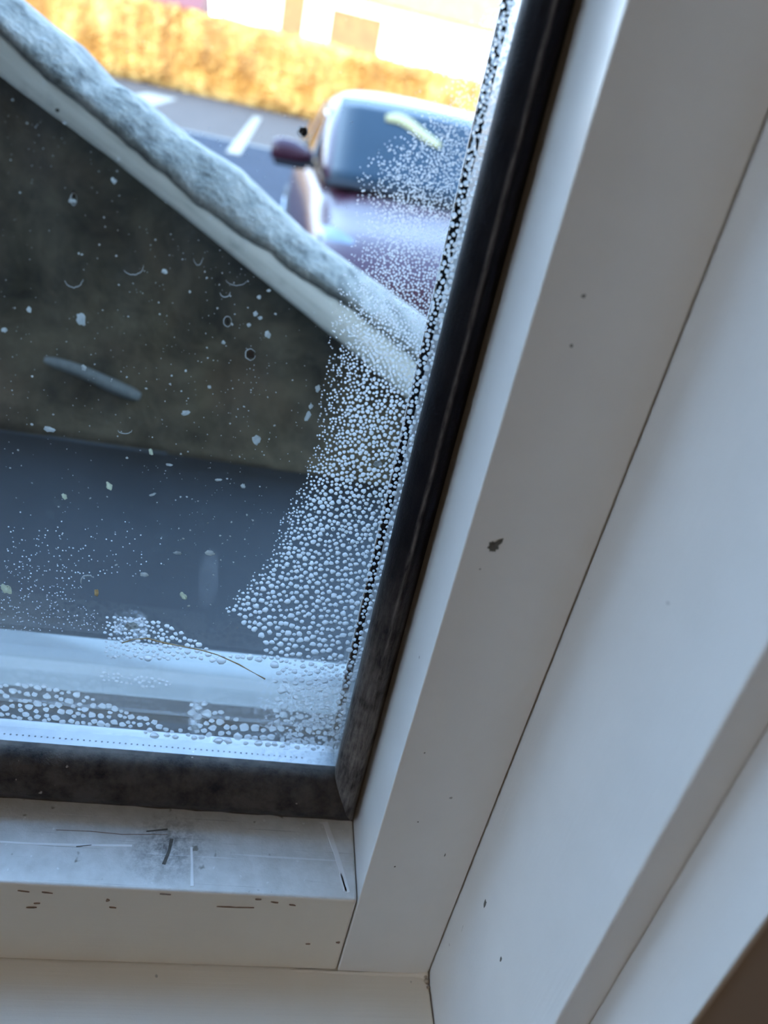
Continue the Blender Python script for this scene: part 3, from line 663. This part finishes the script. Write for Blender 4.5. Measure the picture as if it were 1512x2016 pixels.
# ------------------------------------------------------------------ the parked car
g = G('maroon_paint'); g.col((.030, .006, .013)); g.set(Roughness=.25, Coat_Weight=.0, Specular_IOR_Level=.21); M['maroon'] = g.m
M['screen'] = plain('car_glass', (.006, .014, .022), .08, .1, 2, Specular_IOR_Level=.10)
M['trim_black'] = plain('black_plastic', (.010, .010, .012), .7, .2, 30, Specular_IOR_Level=.06); M['lamp_glass'] = plain('headlamp_lens', (.10, .12, .15), .1, .1, 9, Specular_IOR_Level=.3)
M['tyre'] = plain('tyre_rubber', (.02, .02, .021), .7, .2, 30); M['rim'] = plain('alloy', (.45, .46, .48), .3, .1, 20, metal=.8); M['plate'] = plain('number_plate_blank', (.75, .75, .72), .4)
CAR = tag(empty('car', (1.02, 3.95, 0)), 'dark maroon car parked facing the window, its bonnet reflecting the sky', 'car')
CAR.rotation_euler = (0, 0, math.radians(3))
# car space: x across, y from the front bumper backwards, z up
def car(mb, name, mat, parent=None, **k):
    o = mb.build(name, mat, parent or CAR, **k); return o
def sect(y, pts):                                          # half profile mirrored
    r = [(x_, y, z_) for x_, z_ in pts]; return r + [(-x_, y, z_) for x_, z_ in reversed(pts)]
secs = [(-.02, [(.30,.26),(.60,.30),(.66,.45),(.62,.58),(.30,.62)]), (.05, [(.45,.22),(.82,.26),(.86,.48),(.80,.68),(.35,.73)]), (.25, [(.50,.20),(.88,.24),(.92,.52),(.88,.80),(.40,.84)]),
        (.60, [(.50,.20),(.88,.24),(.90,.60),(.85,.84),(.42,.90)]), (1.05, [(.50,.20),(.88,.24),(.91,.62),(.86,.91),(.45,.98)]), (1.40, [(.50,.20),(.88,.24),(.91,.62),(.86,.95),(.45,1.00)]),
        (2.4, [(.50,.20),(.88,.24),(.91,.62),(.87,.96),(.45,.98)]), (3.6, [(.50,.20),(.88,.24),(.91,.62),(.86,.97),(.45,1.00)]), (4.2, [(.50,.24),(.80,.28),(.84,.60),(.78,.92),(.40,.96)]), (4.32, [(.40,.34),(.70,.38),(.74,.60),(.68,.84),(.34,.86)])]
b = car(MB().loft([sect(y, p) for y, p in secs]), 'body', M['maroon'], smooth=True)
sm_ = b.modifiers.new('sub', 'SUBSURF'); sm_.levels = 2; sm_.render_levels = 2
# cabin shell (roof and pillars), screens
cab = [(1.00, [(.50,.95),(.80,.93),(.80,.94),(.74,.96),(.40,.995)]), (1.30, [(.50,.95),(.83,.93),(.79,1.08),(.72,1.125),(.36,1.16)]), (1.80, [(.50,.95),(.86,.93),(.79,1.34),(.72,1.43),(.33,1.475)]), (2.5, [(.50,.95),(.86,.93),(.72,1.37),(.62,1.465),(.32,1.50)]),
       (3.3, [(.50,.95),(.85,.93),(.71,1.32),(.60,1.41),(.30,1.45)]), (3.9, [(.50,.95),(.82,.93),(.78,1.02),(.72,1.05),(.34,1.08)])]
b = car(MB().loft([sect(y, p) for y, p in cab]), 'cabin', M['maroon'], smooth=True)
sm_ = b.modifiers.new('sub', 'SUBSURF'); sm_.levels = 2; sm_.render_levels = 2
def sheet(pts4, nx=10, ny=8, bow=.05, mv=(0, 0, 0)):
    a, b_, c_, d_ = [Vector(p) for p in pts4]; P = []
    for j in range(ny+1):
        for i in range(nx+1):
            u, v_ = i/nx, j/ny; p = (a.lerp(b_, u)).lerp(d_.lerp(c_, u), v_); p += Vector(mv)*(1-(2*u-1)**2); P.append(p)
    fs = [(j*(nx+1)+i, j*(nx+1)+i+1, (j+1)*(nx+1)+i+1, (j+1)*(nx+1)+i) for j in range(ny) for i in range(nx)]
    return MB().poly(P, fs)
ws = car(sheet(((-.765,1.07,.985),(.765,1.07,.985),(.71,1.735,1.415),(-.71,1.735,1.415)), mv=(0,-.12,.03)), 'windscreen', M['screen'], smooth=True)
ws.modifiers.new('so', 'SOLIDIFY').thickness = .006
sc_ = car(sheet(((-.80,1.03,.955),(.80,1.03,.955),(.775,1.075,.985),(-.775,1.075,.985)), 10, 2, mv=(0,-.13,.035)), 'scuttle', M['trim_black'], smooth=True); sc_.modifiers.new('so', 'SOLIDIFY').thickness = .01
for s in (-1, 1):
    q = car(sheet(((s*.868,1.45,.97),(s*.872,2.35,.97),(s*.745,2.3,1.36),(s*.755,1.85,1.33)), 4, 4), 'side_window', M['screen'], smooth=True); q.modifiers.new('so', 'SOLIDIFY').thickness = .006
    q = car(sheet(((s*.872,2.42,.97),(s*.862,3.35,.97),(s*.735,3.15,1.31),(s*.742,2.37,1.36)), 4, 4), 'side_window', M['screen'], smooth=True); q.modifiers.new('so', 'SOLIDIFY').thickness = .006
    rings = []
    for t, w_, h_ in ((0, .03, .03), (.06, .06, .055), (.12, .075, .075), (.20, .075, .075), (.25, .05, .05)):
        rings.append([(s*(.87+t), 1.33+w_*math.cos(a)*.9, 1.06+h_*math.sin(a)) for a in [k*math.pi/5 for k in range(10)]])
    mm = car(MB().loft(rings), 'door_mirror', M['maroon'], smooth=True)
    MB().box((s*.84, 1.30, 1.00), (s*.93, 1.36, 1.03)).build('mirror_arm', M['trim_black'], mm)
    MB().box((s*.90, 1.25, .982), (s*1.10, 1.38, 1.012)).build('mirror_base', M['trim_black'], mm, bevel=.012)
    rings = [[(s*.86, .04, .52), (s*.52, -.035, .50), (s*.54, -.03, .63), (s*.80, .14, .70)], [(s*.80, .50, .80), (s*.60, .12, .62), (s*.60, .14, .70), (s*.78, .55, .86)]]
    car(sheet(((s*.50,-.005,.56),(s*.80,.06,.58),(s*.855,.50,.80),(s*.66,.26,.79)), 5, 5, mv=(0,-.03,.03)), 'headlamp', M['lamp_glass'], smooth=True).modifiers.new('so', 'SOLIDIFY').thickness = .02
    for yy in (.82, 3.42):
        wh = [[(s*xx, yy + r_*math.cos(a), .315 + r_*math.sin(a)) for a in [k*math.pi/12 for k in range(24)]] for xx, r_ in ((.70, .24), (.70, .31), (.735, .325), (.88, .325), (.915, .30), (.915, .21))]
        wo_ = car(MB().loft(wh), 'wheel', M['tyre'], smooth=True)
        MB().loft([[(s*xx, yy + r_*math.cos(a), .315 + r_*math.sin(a)) for a in [k*math.pi/12 for k in range(24)]] for xx, r_ in ((.90, .21), (.922, .20), (.905, .06), (.93, .04))]).build('wheel_rim', M['rim'], wo_)
    car(MB().box((s*.45, 4.20, .70), (s*.76, 4.31, .86)), 'tail_lamp', plain('red_lens', (.35, .01, .01), .2), bevel=.02)
car(MB().box((-.42, -.075, .30), (.42, .05, .44)), 'grille', M['trim_black'], bevel=.02)
car(MB().box((-.52, .0, .22), (.52, .12, .29)), 'bumper_lip', M['trim_black'], bevel=.02)
car(MB().box((-.26, -.095, .47), (.26, -.05, .575)), 'number_plate', M['plate'], bevel=.004)
for s in (-1, 1):
    p0 = Vector((s*.05 - .25, .955, 1.0)); car(MB().tube([p0, p0 + Vector((.30, .04, .015)), p0 + Vector((.55, .10, .04))], .008, 6), 'wiper', M['trim_black'])

P4 = [Vector(p) for p in ((-.765,1.07,.985),(.765,1.07,.985),(.71,1.735,1.415),(-.71,1.735,1.415))]
def screen_pt(u, v, off):
    p = P4[0].lerp(P4[1], u).lerp(P4[3].lerp(P4[2], u), v) + Vector((0, -.12, .03))*(1-(2*u-1)**2); return p + Vector((0, -.54, .84))*off
rows = []  # yellow streak: a windscreen reflection modelled as a thin coloured strip
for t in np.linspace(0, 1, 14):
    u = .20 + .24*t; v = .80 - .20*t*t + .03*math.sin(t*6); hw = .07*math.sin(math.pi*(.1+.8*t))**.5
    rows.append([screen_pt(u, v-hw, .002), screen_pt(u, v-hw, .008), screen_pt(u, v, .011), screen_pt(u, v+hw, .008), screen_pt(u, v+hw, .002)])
car(MB().loft(rows), 'smear_and_glint', plain('yellow_painted_reflection', (.26, .20, .07), .6, .1, 20), smooth=True)['label'] = 'painted pale yellow reflection across the windscreen'
